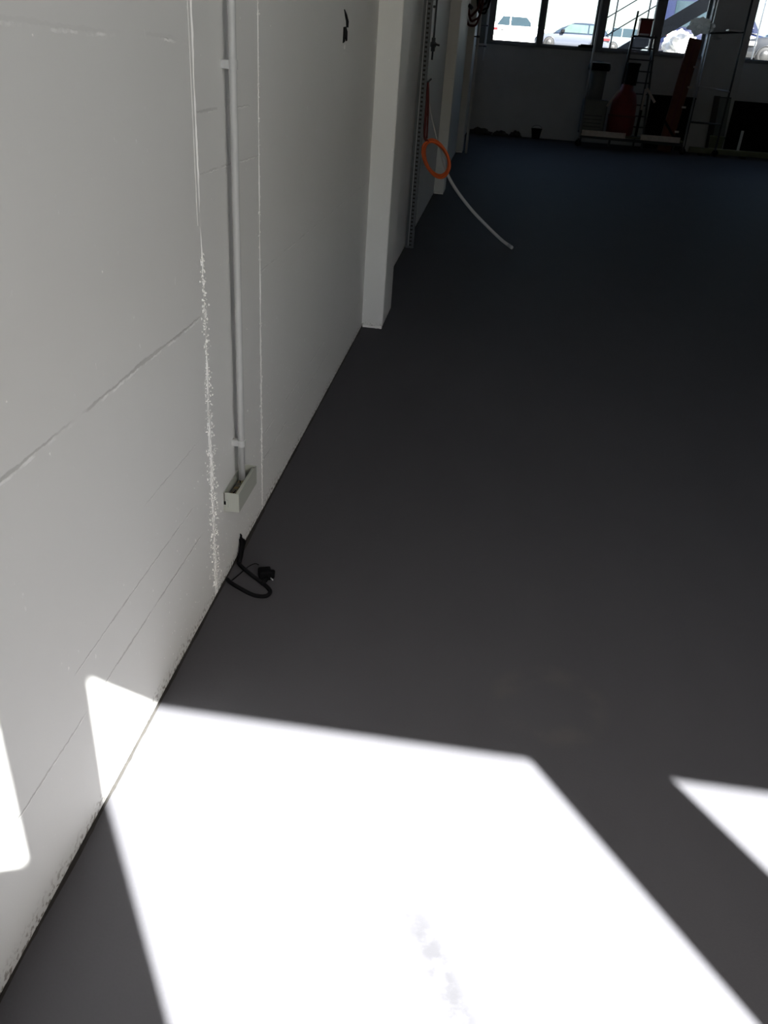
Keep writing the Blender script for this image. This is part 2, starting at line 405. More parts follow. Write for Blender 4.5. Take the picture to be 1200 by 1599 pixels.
# back wall with the windows that let the sun in
BT = .06
BS = 1.1
opens = [(WX, .614, 2.455, 3.02), (.846, 2.105, BS, 3.02), (2.487, 3.76, BS, 3.02)]
kx, kz = .695 * BT, 1.165 * BT
op = [(a if i else a + .02, b + kx, c, d + kz) for i, (a, b, c, d) in enumerate(opens)]
wb = MB(); y0, y1 = BACKY - BT, BACKY
ztop = op[0][3]
wb.box((WX, y0, ztop), (RX, y1, CEIL)); wb.box((WX, y0, 0), (RX, y1, BS))
wb.box((WX, y0, BS), (op[0][1], y1, op[0][2])); wb.box((WX, y0, op[0][2]), (op[0][0], y1, ztop))
for (a, b) in zip(op, op[1:]): wb.box((a[1], y0, BS), (b[0], y1, ztop))
wb.box((op[-1][1], y0, BS), (RX, y1, ztop))
struct(wb.build('wall_back', 'plain_wall'))
for i, (a, b, c, d) in enumerate(op):
    e = struct(MB().box((a, y0 + .02, c), (b, y0 + .025, d)).build('window_%d' % (7 + i), 'pane'))

# ground outside
struct(MB().box((-60, -45, -.5), (60, BACKY - .12, -.06)).build('floor_yard', 'concrete_out'))
g = MB(); a = [Vector((-90, FARY + .35, 2.2)), Vector((90, FARY + .35, 2.2)), Vector((90, 60, 3.28)), Vector((-90, 60, 3.28))]
g.prism(a, (0, 0, -.4)); g.prism([Vector((-90, 60, 3.28)), Vector((90, 60, 3.28)), Vector((90, 140, 5.2)), Vector((-90, 140, 5.2))], (0, 0, -.4))
struct(g.build('floor_street', 'concrete_out'))
def street_z(y): return 2.2 + (y - FARY - .35) * (1.08 / (60 - FARY - .35)) if y < 60 else 3.28 + (y - 60) * .024

# ------------------------------------------------------------------ things on the left wall
# conduit
PX, PY, PR = WX + .0290, 2.372, .0108
cn = thing('conduit_pipe', 'pale grey plastic conduit pipe running up the wall above the cable box', 'pipe', (PX, PY, .338))
m = MB(); m.tube([(PX, PY, .330 + i * .35) for i in range(13)], PR, 20); m.build('pipe', 'pvc', cn)
for z in (.467, 1.574, 2.7, 3.8):
    cl = MB(); n = 20
    prof = []
    for k in range(n + 1):
        t = math.pi * (-.68 + 1.36 * k / n); prof.append(Vector((PX + math.cos(t) * (PR + .0028), PY + math.sin(t) * (PR + .0028), z - .011)))
    inner = [Vector((PX + (p.x - PX) * .80, PY + (p.y - PY) * .80, p.z)) for p in prof[::-1]]
    for q, r2 in zip(range(n), range(n)):
        cl.prism([prof[q], prof[q + 1], inner[n - q - 1], inner[n - q]], (0, 0, .022))
    c0 = cl.build('clamp', 'pvc', cn)
    MB().bbox((WX - .002, PY - .011, z - .011), (PX - PR * .55, PY + .011, z + .011), .002, 1).build('clamp_base', 'pvc', c0)

# open cable box
BY0, BY1, BZ0, BZ1, BX1 = 2.250, 2.472, .268, .338, -.681
bx = thing('cable_box', 'small open grey green plastic cable box fixed low on the white wall', 'junction box', (WX, BY0, BZ0))
th = .0035
MB().box((WX, BY0, BZ0), (WX + th, BY1, BZ1 + .001)).build('back_plate', 'box_plastic', bx)
MB().bbox((WX + th, BY0, BZ0), (BX1, BY0 + th, BZ1), .001, 1).build('end_panel', 'box_plastic', bx)
MB().bbox((WX + th, BY1 - th, BZ0), (BX1, BY1, BZ1), .001, 1).build('end_panel', 'box_plastic', bx)
MB().bbox((BX1 - th, BY0 + th, BZ0), (BX1, BY1 - th, BZ1 - .001), .001, 1).build('front_panel', 'box_plastic', bx)
MB().box((WX + th, BY0 + th, BZ0), (BX1 - th, BY1 - th, BZ0 + th)).build('bottom_panel', 'box_plastic', bx)
MB().box((BX1 - .012, BY0 + th, BZ1 - .0035), (BX1 - th, BY1 - .02, BZ1 - .0015)).build('front_lip', 'box_plastic', bx)
tb = MB().box((WX + .016, BY0 + .02, BZ0 + th), (WX + .030, BY1 - .07, BZ1 - .020)).build('terminal_rail', 'terminal', bx)
for k in range(9):
    yy = BY0 + .024 + k * .0145
    MB().box((WX + .015, yy, BZ1 - .022), (WX + .031, yy + .010, BZ1 - .015)).build('terminal', 'terminal' if k % 3 else 'copper_brown', tb)
for k, (dx, yy) in enumerate(((0, 2.34), (.005, 2.30), (-.004, 2.28))):
    m = MB(); m.tube(smooth_path([(PX + dx * .6, PY, .345), (PX + dx, PY - .006, .325), (PX + dx + .004, PY - .035, .318), (PX + dx, yy, .322), (WX + .024, yy - .012, .314)], 8), .0026, 8)
    m.build('wire', 'olive_wire' if k < 2 else 'black', bx)
MB().box((WX + .002, BY0 - .002, BZ0 + .026), (WX + .009, BY0 + .0005, BZ0 + .038)).build('knockout', 'black', bx)
m = MB(); m.tube(smooth_path([(WX + .004, BY0 - .0015, BZ1), (WX + .004, BY0 - .0015, BZ1 - .02), (WX + .0045, BY0 - .0015, BZ0 + .038)], 4), .0011, 6); m.build('seam', 'gap', bx)
MB().bbox((WX + .008, BY0 - .002, BZ0 + .016), (WX + .016, BY0 + .001, BZ0 + .044), .001, 1).build('tab', 'box_plastic', bx)

# black cable with a plug on the floor
def fl(px, py, z=.0075): return on_floor(px, py, z)
cb = thing('power_cable', 'black power cable with plug lying on the floor below the cable box', 'cable', tuple(fl(390, 895, 0)))
z = .0078
path = [(WX + .006, 2.418, .060), (WX + .012, 2.402, .048), (WX + .018, 2.375, .028), (WX + .022, 2.345, .012), fl(375, 882, z), fl(390, 895, z), fl(408, 909, z), fl(418, 917, z), fl(422, 925, z), fl(414, 931, z), fl(396, 929, z), fl(376, 919, z), fl(361, 910, z), fl(352, 904, z + .001)]
path[-1].x = max(path[-1].x, WX + .010)
m = MB(); m.tube(smooth_path(path, 9), .0072, 12); m.build('cable', 'black_rubber', cb)
m = MB(); m.tube(smooth_path([(WX + .004, 2.44, .036), (WX + .010, 2.425, .038), (WX + .014, 2.40, .034), (WX + .02, 2.36, .020), (WX + .024, 2.33, .012)], 8), [.0125 - .00016 * i for i in range(33)], 10)
m.build('sleeve', 'black_rubber', cb)
for k, (dy, h) in enumerate(((-.002, .080), (.006, .074), (.013, .066), (.020, .052), (-.006, .070))):
    m = MB(); m.tube(smooth_path([(WX + .012, 2.40, .040), (WX + .008, 2.412 + dy * .6, .056), (WX + .005, 2.418 + dy, h), (WX + .0035, 2.425 + dy, h - .004)], 6), .0019, 6)
    m.build('strand', 'black', cb)
m = MB(); m.tube(smooth_path([fl(404, 882, .012), fl(399, 880, .010), fl(391, 883, .006), fl(384, 888, .004), fl(376, 895, .004), fl(368, 902, .004), fl(360, 908, .005)], 8), .0017, 6)
m.build('thin_wire', 'black', cb)
pc = fl(414, 896, .02); ang = R(24)
rm = Matrix.Translation(Vector((pc.x, pc.y, .003))) @ Matrix.Rotation(ang, 4, 'Z')
t = MB(); t.bbox((-.022, -.020, 0), (.022, .020, .036), .005, 2); m = MB(); m.join(t, rm); pg = m.build('plug', 'black', cb)
t = MB(); t.lathe([(.016, 0), (.016, .010), (.013, .014)], (0, 0, 0), 18, Vector((1, -.3, 0))); m = MB(); m.join(t, rm @ Matrix.Translation((.019, -.006, .018))); m.build('plug_face', 'black', pg)
t = MB(); t.tube([(.004, -.012, .012), (-.004, -.030, .011), (-.018, -.048, .009)], [.011, .009, .0075], 12); m = MB(); m.join(t, rm); m.build('strain_relief', 'black_rubber', pg)
t = MB(); t.tube([(.016, -.022, .012), (.022, -.034, .010)], .0024, 8); m = MB(); m.join(t, rm); m.build('pin', 'alu', pg)

# broken black anchor socket high on the wall
an = thing('wall_anchor', 'small broken black anchor socket high on the white wall', 'anchor', (WX, 4.30, 1.73))
def chip(name, pts, par, m_='black'):
    M_ = MB(); M_.prism([Vector((WX - .001, y, z)) for y, z in pts], (.005, 0, 0)); return M_.build(name, m_, par)
a0 = at(540, 40, 4.31); Y0 = 4.312; Z0 = 1.748
def wide(l): return [(Y0 + (y - Y0) * 2.0, z) for y, z in l]
chip('upper_socket', wide([(Y0 - .03, Z0 + .062), (Y0 + .004, Z0 + .045), (Y0 + .032, Z0 + .02), (Y0 + .03, Z0 - .004), (Y0 + .01, Z0 - .006), (Y0 + .004, Z0 + .018), (Y0 - .012, Z0 + .034)]), an)
chip('lower_socket', wide([(Y0 - .03, Z0 - .008), (Y0 - .002, Z0 - .004), (Y0 + .02, Z0 - .022), (Y0 + .022, Z0 - .058), (Y0 + .008, Z0 - .062), (Y0 + .002, Z0 - .034), (Y0 - .01, Z0 - .064), (Y0 - .032, Z0 - .072)]), an)
chip('bare_edge', [(Y0 - .02, Z0 - .082), (Y0 - .006, Z0 - .078), (Y0 - .004, Z0 - .094), (Y0 - .02, Z0 - .096)], an, 'ridge')

# perforated steel upright
TY = 8.36; tx0, tx1 = WX + .006, WX + .088
tr = thing('steel_upright', 'tall perforated grey steel upright standing against the wall past the first pilaster', 'rail', (WX + .04, TY, 0))
m = MB(); H = 4.5
hx0, hx1 = tx0 + .040, tx0 + .062
m.box((tx0, TY, 0), (hx0, TY + .003, H)).box((hx1, TY, 0), (tx1, TY + .003, H))
z = 0
while z < H - .04:
    m.box((hx0, TY, z), (hx1, TY + .003, z + .020)); z += .037
m.build('perforated_face', 'steel', tr)
MB().box((tx0, TY + .003, 0), (tx0 + .003, TY + .05, H)).build('flange', 'steel', tr)
MB().box((tx1 - .003, TY + .003, 0), (tx1, TY + .05, H)).build('flange', 'steel', tr)
MB().box((tx0 + .003, TY + .034, 0), (tx1 - .003, TY + .037, H)).build('hole_shade_strip', 'gap', tr)  # dark strip standing in for the shade behind the holes
MB().box((tx0 + .012, TY - .004, 0.02), (tx0 + .017, TY, H)).build('edge_bead', 'dark_steel', tr)
MB().box((tx0 + .028, TY - .003, 0.02), (tx0 + .031, TY, H)).build('edge_bead', 'alu', tr)

# pull rod with its small tap
p0 = at(683.5, 0, 8.6); p1 = at(675, 84, 8.6)
pr_ = thing('pull_rod', 'thin dark rod with a small tap hanging beside the steel upright', 'rod', tuple(p1))
zt = 4.5; dx = (p0.x + p1.x) / 2
m = MB(); m.tube([(dx, 8.6, p1.z - .05), (dx, 8.6, p1.z + .1), (dx, 8.6, zt)], .009, 8); m.build('rod', 'dark_steel', pr_)
m = MB(); c = at(676.5, 70, 8.6); m.lathe([(.012, -.055), (.02, -.05), (.02, -.02), (.028, -.015), (.028, .02), (.018, .025), (.018, .055), (.01, .06)], (dx, 8.6, c.z), 14); tp = m.build('tap_body', 'steel', pr_)
m = MB(); m.tube([(dx, 8.58, c.z), (dx + .03, 8.57, c.z + .004), (dx + .062, 8.57, c.z - .002)], [.012, .010, .008], 10); m.build('spout', 'dark_steel', tp)
MB().beam((WX, 8.6, c.z + .3), (dx, 8.6, c.z + .3), .02, .02).build('bracket', 'dark_steel', pr_)

# orange hose: coil with a tail going up
oh = thing('orange_hose', 'orange hose coiled in a ring, hanging from the wall by the upright', 'hose')
cc = at(682, 248, 8.75); ux = at(703, 251, 8.75) - cc; uz = at(679.5, 218, 8.75) - cc
pts = []
N = 40
for k in range(int(N * 3.25)):
    t = 2 * math.pi * k / N + math.pi * .62
    turn = k / N; s_ = .90 + .055 * math.sin(turn * 2.1 + 1) + .025 * math.sin(3 * t + turn)
    sk = .22 * math.sin(t)
    pts.append(cc + ux * (math.cos(t) - sk * .9) * s_ * .98 + uz * math.sin(t) * s_ + Vector((0, .028 * (turn - 1.5) + .05 * math.cos(t), 0)))
m = MB(); m.tube(pts, .0125, 10); coil = m.build('coil', 'orange', oh)
top = [pts[0], at(663.5, 214, 8.72), at(664.5, 190, 8.70), at(666.5, 165, 8.68), at(668, 140, 8.66), at(668.8, 128, 8.64)]
m = MB(); m.tube(smooth_path(top, 8), .0125, 10); m.build('tail', 'dark_red', oh)
top2 = [at(667, 216, 8.74), at(668, 195, 8.72), at(669, 170, 8.69), at(669.4, 142, 8.66), at(669, 128, 8.64)]
m = MB(); m.tube(smooth_path(top2, 8), .009, 10); m.build('tail', 'dark_red', oh)
hk = at(669, 128, 8.64)
m = MB(); m.tube([(WX, 8.64, hk.z), (hk.x, 8.64, hk.z), (hk.x + .03, 8.64, hk.z + .03)], .008, 8); m.build('hook', 'dark_steel', oh)

# white tube reaching down to the floor
tip = on_floor(799, 386, .02)
wt = thing('white_tube', 'off white flexible tube sagging from the wall down to the dark floor', 'tube', (tip.x, tip.y, 0))
pw = [at(669.5, 150, 8.70), at(673, 175, 8.78), at(680, 205, 8.88), at(688, 235, 8.95), at(694, 256, 8.97), at(702, 278, 8.96), at(716, 301, 8.94), at(738, 329, 8.93), at(762, 354, 8.93), at(783, 374, 8.94), tip]
m = MB(); sp = smooth_path(pw, 8); m.tube(sp, [.0058 + .0105 * min(1, max(0, i - 14) / 28) for i in range(len(sp))], 12); m.build('tube', 'white_tube', wt)
dv = (sp[-1] - sp[-3]).normalized()
m = MB(); m.tube([sp[-1] - dv * .05, sp[-1] + dv * .012], .0185, 12); m.build('end_sleeve', 'light_grey', wt)

# pipes by the third pilaster and the hanging loops
for lab, pa, pb, Y, rad in (('thin pale pipe running up in front of the third pilaster', (754, 10), (736, 150), 19.6, .028), ('thin pale pipe near the far corner beside the window frame', (763, 30), (756, 80), 26.3, .03)):
    a = at(*pa, Y); b = at(*pb, Y); xx = (a.x + b.x) / 2
    e = thing('wall_pipe', lab, 'pipe', (xx, Y, 0))
    z0 = .0 if Y < 20 else 1.9
    m = MB(); m.tube([(xx, Y, z0), (xx, Y, 2), (xx, Y, 4.55)], rad, 12); m.build('pipe', 'white_tube' if Y < 20 else 'light_grey', e)
    for zc in (2.25, 2.75, 3.5):
        m = MB(); m.lathe([(rad + .006, -.02), (rad + .016, -.015), (rad + .016, .015), (rad + .006, .02)], (xx, Y, zc), 12); c_ = m.build('clip', 'dark_steel', e)
        MB().beam((WX if Y > 20 else -.588, Y + .06, zc), (xx, Y, zc), .02, .02).build('clip_arm', 'dark_steel', c_)
def hang(lab, px, py0, py1, wpx, Y, m_, n, rad):
    e = thing('hanging_cable', lab, 'cable', tuple(at(px, py0, Y)))
    tp = at(px, py0, Y); bt = at(px - (py1 - py0) * .1, py1, Y); wd = (at(px + wpx, py0, Y) - tp).x
    for k in range(n):
        f = 1 - .16 * k; pts = []
        for i in range(33):
            t = i / 32 * math.pi; hx = math.cos(t) * wd * (1 - .08 * k); d = math.sin(t) ** .8
            pts.append(Vector((tp.x + hx + .03 * math.sin(k * 2.1), Y - .03 * k, tp.z + (bt.z - tp.z) * d * f + .02 * math.sin(5 * t + k))))
        m = MB(); m.tube(pts, rad, 8); m.build('loop', m_, e)
    m = MB(); m.tube([(tp.x - wd - .02, Y - .05, tp.z + .02), (tp.x, Y - .05, tp.z + .06), (tp.x + wd + .02, Y - .05, tp.z + .02)], .03, 8); m.build('hanger_bar', 'dark_steel', e)
    MB().beam((WX, Y + .02, tp.z + .06), (tp.x, Y - .04, tp.z + .06), .04, .04).build('hanger_arm', 'dark_steel', e)
hang('dark red cable looped from a hanger high on the left wall', 743, -14, 42, 13, 18.9, 'dark_red', 3, .022)
hang('black cable looped from a hanger next to the far window', 757, -14, 22, 10, 19.2, 'black', 3, .020)
hr = at(722, 2, 18.5)
e = thing('red_reel', 'dark red reel fixed high on the left wall above the second pilaster', 'reel', tuple(hr))
m = MB(); m.lathe([(.05, -.10), (.15, -.10), (.16, -.08), (.09, -.07), (.09, .07), (.16, .08), (.15, .10), (.05, .10)], (hr.x - .03, 18.5, hr.z + .10), 20, Vector((0, 1, 0))); m.build('drum', 'dark_red', e)
m = MB(); m.tube([at(732, 8, 18.5), at(735, 10, 18.5), at(738, 14, 18.5)], .035, 8); m.build('nozzle', 'steel', e)
MB().beam((WX, 18.5, hr.z + .1), (hr.x, 18.5, hr.z + .1), .04, .04).build('reel_arm', 'dark_steel', e)

# ------------------------------------------------------------------ things at the far end
SY = 24.75
pa = at(903, 224, SY); pb = at(1065, 240, SY); pcx = 6.18
sc = thing('scaffold', 'tall aluminium scaffold with deck boards in front of the far windows', 'scaffold', (pa.x, SY, 0))
HS = 4.3
for x, y in ((pa.x, SY), (pb.x, SY), (pcx, SY + .25)):
    m = MB(); m.tube([(x, y, .16), (x, y, 2), (x, y, HS)], .026, 12); pl = m.build('pole', 'alu' if x < 6 else 'dark_steel', sc)
    m = MB(); m.tube([(x, y, .06), (x, y, .20)], .034, 10); m.build('foot_socket', 'dark_steel', pl)
    m = MB(); m.lathe([(.04, -.03), (.085, -.03), (.085, .03), (.04, .03)], (x, y, .085), 18, Vector((0, 1, 0))); m.build('castor', 'black', pl)
zd = (at(908, 206, SY).z + at(1062, 221, SY).z) / 2
m = MB(); m.tube([(pa.x, SY, .24), (pb.x, SY, .22)], .022, 10); m.build('base_tube', 'dark_steel', sc)
m = MB(); m.tube([(pa.x, SY + .02, zd - .08), (pb.x, SY + .02, zd - .08)], .02, 10); m.build('ledger', 'dark_steel', sc)
a = at(909, 205, SY); b = at(977, 212, SY); c = at(1001, 212, SY); d = at(1062, 219, SY)
for (u, v) in ((a, b), (c, d)):
    MB().bbox((u.x, SY - .06, zd - .06), (v.x, SY - .025, zd + .08), .006, 1).build('toe_board', 'wood', sc)
for k in range(3):
    MB().bbox((pa.x + .03, SY + .0 + k * .24, zd - .045), (pb.x - .03, SY + .225 + k * .24, zd), .005, 1).build('deck_board', 'dark_steel' if k else 'green_timber', sc)
for x in (pa.x + .12, pb.x - .12):
    for y in (SY + .67,):
        m = MB(); m.tube([(x, y, 0), (x, y, zd - .05)], .02, 8); m.build('deck_leg', 'dark_steel', sc)
for (q, w_, mm) in ((at(1092, 135, SY), at(1143, 144, SY), 'alu'), (at(1080, 50, SY), at(1172, 50, SY), 'dark_steel'), (at(1073, 190, SY), at(1135, 196, SY), 'dark_steel')):
    m = MB(); m.tube([(pb.x, SY, q.z), (pcx, SY + .25, w_.z)], .024, 10); m.build('rung', mm, sc)
tz = at(1150, 50, SY).z
MB().bbox((pb.x + .45, SY - .08, tz + .01), (pcx - .1, SY + .22, tz + .05), .008, 1).build('shelf_board', 'white_tube', sc)
# dark rods standing beside it
# industrial vacuum
V = SY + .36
c0 = at(937, 200, V); zt = at(937, 96, V).z; zl = at(937, 108, V).z; zm = at(930, 155, V).z; hw = (at(955, 104, V).x - at(920, 104, V).x) / 2
vx = at(937, 104, V).x
e = thing('industrial_vacuum', 'grey upright machine with a dark domed cap on the scaffold deck', 'machine', (vx, V, zd))
m = MB(); m.lathe([(hw * .92, zl - .04), (hw, zl), (hw, zl + .06), (hw * .93, zt - .05), (hw * .7, zt - .012), (hw * .3, zt), (0, zt + .002)], (vx, V, 0), 28); cp = m.build('domed_cap', 'black', e)
m = MB(); m.tube([(vx + math.cos(t / 30 * 2 * math.pi) * (hw * .86), V + math.sin(t / 30 * 2 * math.pi) * hw * .86, zt - .03) for t in range(31)], .014, 8); m.build('cap_highlight', 'light_grey', cp)  # pale ring imitates window light catching the edge of the cap
m = MB(); m.lathe([(hw * .7, zm), (hw * .72, zm + .3), (hw * .75, zl - .02), (hw * .6, zl)], (vx, V, 0), 24); m.build('cylinder', 'grey_plastic', e)
MB().bbox((vx - hw * .95, V - .25, zd + .02), (vx + hw * 1.25, V + .25, zm), .03, 2).build('base_housing', 'grey_plastic', e)
for k in range(4):
    MB().box((vx - hw * .7, V - .262, zd + .15 + k * .09), (vx + hw * .9, V - .249, zd + .18 + k * .09)).build('vent_slat', 'dark_steel', e)
for sx_ in (-.8, 1.05): MB().box((vx + hw * sx_ - .04, V - .2, zd), (vx + hw * sx_ + .04, V + .2, zd + .025)).build('foot', 'black', e)

# red barrel with dark neck
V = SY + .35; bxx = at(970, 190, V).x; rb = (at(992, 200, V).x - at(950, 200, V).x) / 2; zs = at(968, 142, V).z; zn = at(985, 98, V).z; zk = at(985, 132, V).z
e = thing('red_barrel', 'dark red tapered barrel with a tall black neck on the scaffold deck', 'barrel', (bxx, V, zd))
m = MB(); m.lathe([(rb * .9, zd), (rb, zd + .05), (rb, zd + .45), (rb * .96, zd + .5), (rb * .92, zs - .3), (rb * .75, zs - .05), (rb * .5, zs + .03), (rb * .42, zk)], (bxx, V, 0), 28); bd = m.build('body', 'red', e)
m = MB(); m.lathe([(rb * 1.03, zd + .46), (rb * 1.03, zd + .5)], (bxx, V, 0), 28); m.build('hoop', 'dark_red', bd)
m = MB(); m.lathe([(rb * .42, zk - .02), (rb * .44, zk + .02), (rb * .46, zn - .1), (rb * .52, zn - .03), (rb * .5, zn)], (bxx + .06, V, 0), 20); m.build('neck', 'black', e)

# pale battens
for lab, p, q in (('short pale batten leaning against the red barrel', (948, 166), (968, 141)), ('pale batten standing under the stepladder, left one of two', (1002, 172), (1009, 139)), ('pale batten standing under the stepladder, right one of two', (1023, 160), (1011, 138))):
    V = SY - .01 if p[0] < 960 else SY + .35
    a_ = at(*p, V); b_ = at(*q, V); d_ = (b_ - a_)
    low = a_ - d_ * ((a_.z - zd) / d_.z) if p[0] > 960 else a_
    if p[0] < 960:
        t = tag(MB().beam(a_, b_ + Vector((0, .02, 0)), .045, .05).build('batten', 'wood'), lab, 'batten')
    else:
        t = thing('batten', lab, 'batten', tuple(low)); MB().beam(a_, b_, .05, .06).build('pale_end', 'wood', t); MB().beam(low, a_, .05, .06).build('dark_end', 'black', t)

# stepladder with red crate on its platform
V = 25.96; SPR = .40
pl_ = at(998, 57, V); pr2 = at(1020, 59, V); ztop = at(996, 17, V).z
x0, x1 = at(990, 58, V).x, at(1024, 58, V).x; zp = pl_.z
sl_ = thing('stepladder', 'tall dark stepladder with platform standing before the far window', 'ladder', ((x0 + x1) / 2, V, 0))
for x, nm in ((x0, -1), (x1, 1)):
    MB().beam((x, V + .05, ztop if nm < 0 else zp + .05), (x + nm * .18, V + .05 - SPR, 0), .05, .07).build('front_rail', 'dark_steel', sl_)
    MB().beam((x, V + .06, zp + .02), (x + nm * .06, V + .48, 0), .04, .06).build('rear_rail', 'dark_steel', sl_)
for k in range(9):
    f = (k + 1) / 10 * zp; tt = 1 - f / ztop; ex = .18 * tt
    MB().bbox((x0 - ex, V + .05 - SPR * (1 - f / ztop) - .06, f - .015), (x1 + ex, V + .05 - SPR * (1 - f / ztop) + .05, f + .015), .004, 1).build('tread', 'dark_steel', sl_)
MB().bbox((x0 - .04, V - .12, zp - .02), (x1 + .04, V + .32, zp + .02), .006, 1).build('platform', 'dark_steel', sl_)
ca = at(997, 52, V + .05); cb_ = at(1021, 30, V + .05)
cr = thing('red_crate', 'dark red crate with a pale base strip on top of the stepladder', 'crate', ((ca.x + cb_.x) / 2, V + .08, zp + .02))
xx0, xx1, zc0, zc1 = ca.x, cb_.x - .01, zp + .02, cb_.z
m = MB(); m.box((xx0, V - .05, zc0), (xx1, V + .28, zc0 + .02))
m.box((xx0, V - .05, zc0 + .02), (xx1, V - .035, zc1)).box((xx0, V + .265, zc0 + .02), (xx1, V + .28, zc1)).box((xx0, V - .035, zc0 + .02), (xx0 + .015, V + .265, zc1)).box((xx1 - .015, V - .035, zc0 + .02), (xx1, V + .265, zc1))
m.build('shell', 'red', cr)
MB().bbox((xx0 - .012, V - .065, zc1 - .04), (xx1 + .012, V + .295, zc1 + .005), .004, 1).build('rim', 'dark_red', cr)
MB().box((xx0 + .02, V - .058, zc0 + .01), (xx1 - .04, V - .05, zc0 + .055)).build('base_strip', 'white_tube', cr)

# rust coloured beam leaning on the far wall
V = 26.1
a_ = at(1037, 234, 25.1); b_ = at(1087, 62, 26.52); a_.z = .03
bm_ = thing('leaning_beam', 'rust coloured timber beam leaning against the far wall by the column', 'beam', tuple(a_))
MB().beam(a_, b_, .36, .10, side=(0, -1, .3)).build('beam', 'rust', bm_)
dd = b_ - a_
for k, f in enumerate((.18, .4, .58, .76)):
    c_ = a_ + dd * f + Vector((.19, -.05, 0)); MB().box(c_ - Vector((.05, .03, .025)), c_ + Vector((.06, .03, .025))).build('cleat', 'wood', bm_)
MB().beam(a_ + dd * .03 + Vector((0, -.055, 0)), a_ + dd * .97 + Vector((0, -.055, 0)), .05, .02, side=(0, -1, .3)).build('rib', 'dark_red', bm_)

# low black bench runs along the far wall on both sides of the column
for lab, x0_, x1_ in (('low black bench cabinet under the far window left of the column', 4.46, 5.58), ('long low black bench cabinet under the far window right of the column', 6.68, 9.6)):
    e = thing('bench_cabinet', lab, 'cabinet', ((x0_ + x1_) / 2, 26.3, 0))
    MB().bbox((x0_, 26.05, .08), (x1_, 26.68, 1.33), .01, 1).build('carcass', 'bench_black', e)
    MB().bbox((x0_ - .02, 26.0, 1.33), (x1_ + (.02 if x0_ > 6 else 0), 26.69, 1.38), .008, 1).build('worktop', 'bench_black', e)
    n = max(2, int((x1_ - x0_) / .6)); wd_ = (x1_ - x0_) / n
    for k in range(n):
        dr = MB().bbox((x0_ + k * wd_ + .01, 26.03, .12), (x0_ + (k + 1) * wd_ - .01, 26.05, 1.3), .004, 1).build('door', 'bench_black', e)
        MB().box((x0_ + k * wd_ + wd_ * .8, 26.01, .9), (x0_ + k * wd_ + wd_ * .84, 26.03, 1.05)).build('handle', 'black', dr)
    MB().box((x0_ + .03, 26.1, 0), (x1_ - .03, 26.66, .08)).build('plinth', 'bench_black', e)

# boards, pail and timber at the column
V = 25.75
for lab, ppx, qpx, mm in (('narrow brown board leaning against the far column', (1118, 198), (1121, 150), 'dirt'), ('wider grey board leaning against the far column beside the brown one', (1128, 199), (1134, 152), 'grey_plastic')):
    a_ = at(ppx[0], ppx[1], V); b_ = at(qpx[0], qpx[1], 26.05); wd_ = .16 if mm == 'dirt' else .34
    a_.z = 0.02; a_.x = b_.x; a_.y = 25.70 if mm == 'dirt' else 25.74; b_.y = 26.06 if mm == 'dirt' else 26.12
    e = thing('leaning_board', lab, 'board', tuple(a_))
    MB().beam(a_, b_, wd_, .03, side=(0, -1, .3)).build('board', mm, e)
    MB().beam(b_ - (b_ - a_) * .02, b_, wd_ + .004, .036, side=(0, -1, .3)).build('end_cap', 'dark_steel', e)
V = 25.42; q = at(1119, 222, V); rp = .2
e = thing('olive_pail', 'olive green pail standing on the floor before the far column', 'pail', (q.x, V, 0))
m = MB(); m.lathe([(rp * .85, 0), (rp, .46), (rp * 1.06, .47), (rp * 1.06, .5), (rp * .96, .5), (rp * .8, .03)], (q.x, V, 0), 24); m.build('tub', 'green_timber', e)
m = MB(); m.tube([(q.x + math.cos(t / 16 * math.pi) * rp * 1.06, V - .08 * math.sin(t / 16 * math.pi), .48 - .12 * math.sin(t / 16 * math.pi)) for t in range(17)], .008, 6); m.build('bail', 'steel', e)
V = 25.0; a_ = at(1079, 226, V)
e = thing('timber_beam', 'long greenish timber beam lying on the floor at the far right', 'beam', (a_.x, V, 0))
MB().bbox((a_.x, V, .06), (9.4, V + .14, .20), .008, 1).build('beam', 'green_timber', e)
for k in range(4): MB().box((a_.x + .3 + k * 1.1, V - .1, 0), (a_.x + .42 + k * 1.1, V + .24, .06)).build('bearer', 'dirt', e)
q = at(1157, 222, V); MB().box((q.x - .03, V + .03, .2), (q.x + .03, V + .09, at(1157, 204, V).z)).build('upright', 'light_grey', e)

# plastic sheet hung over the upper rung
def lump(name, m_, c, size, seed, sub=4, amp=.3):
    bm = bmesh.new(); bmesh.ops.create_icosphere(bm, subdivisions=sub, radius=1)
    for v in bm.verts:
        p = v.co.copy(); d = 1 + amp * noise.noise(p * 2.3 + Vector((seed, 0, 0))) + amp * .6 * abs(noise.noise(p * 6 + Vector((0, seed, 0))))
        v.co = Vector((p.x * size[0], p.y * size[1], p.z * size[2])) * d + Vector(c)
    M_ = MB(); M_.bm.free(); M_.bm = bm; return M_.build(name, m_)
q = at(1094, 40, SY); zr = at(1094, 51, SY).z
tag(lump('plastic_sheet', 'thin_sheet', (q.x + .02, SY + .02, q.z - .02), (.27, .07, .17), 3.1, 4, .5), 'crumpled pale plastic sheet draped over the upper scaffold rung', 'sheet')
q = at(1120, 57, SY)
tag(lump('plastic_sheet', 'light_grey', (q.x, SY - .05, q.z - .02), (.12, .05, .055), 8.7, 3), 'small pale rag hanging under the upper scaffold rung', 'rag')

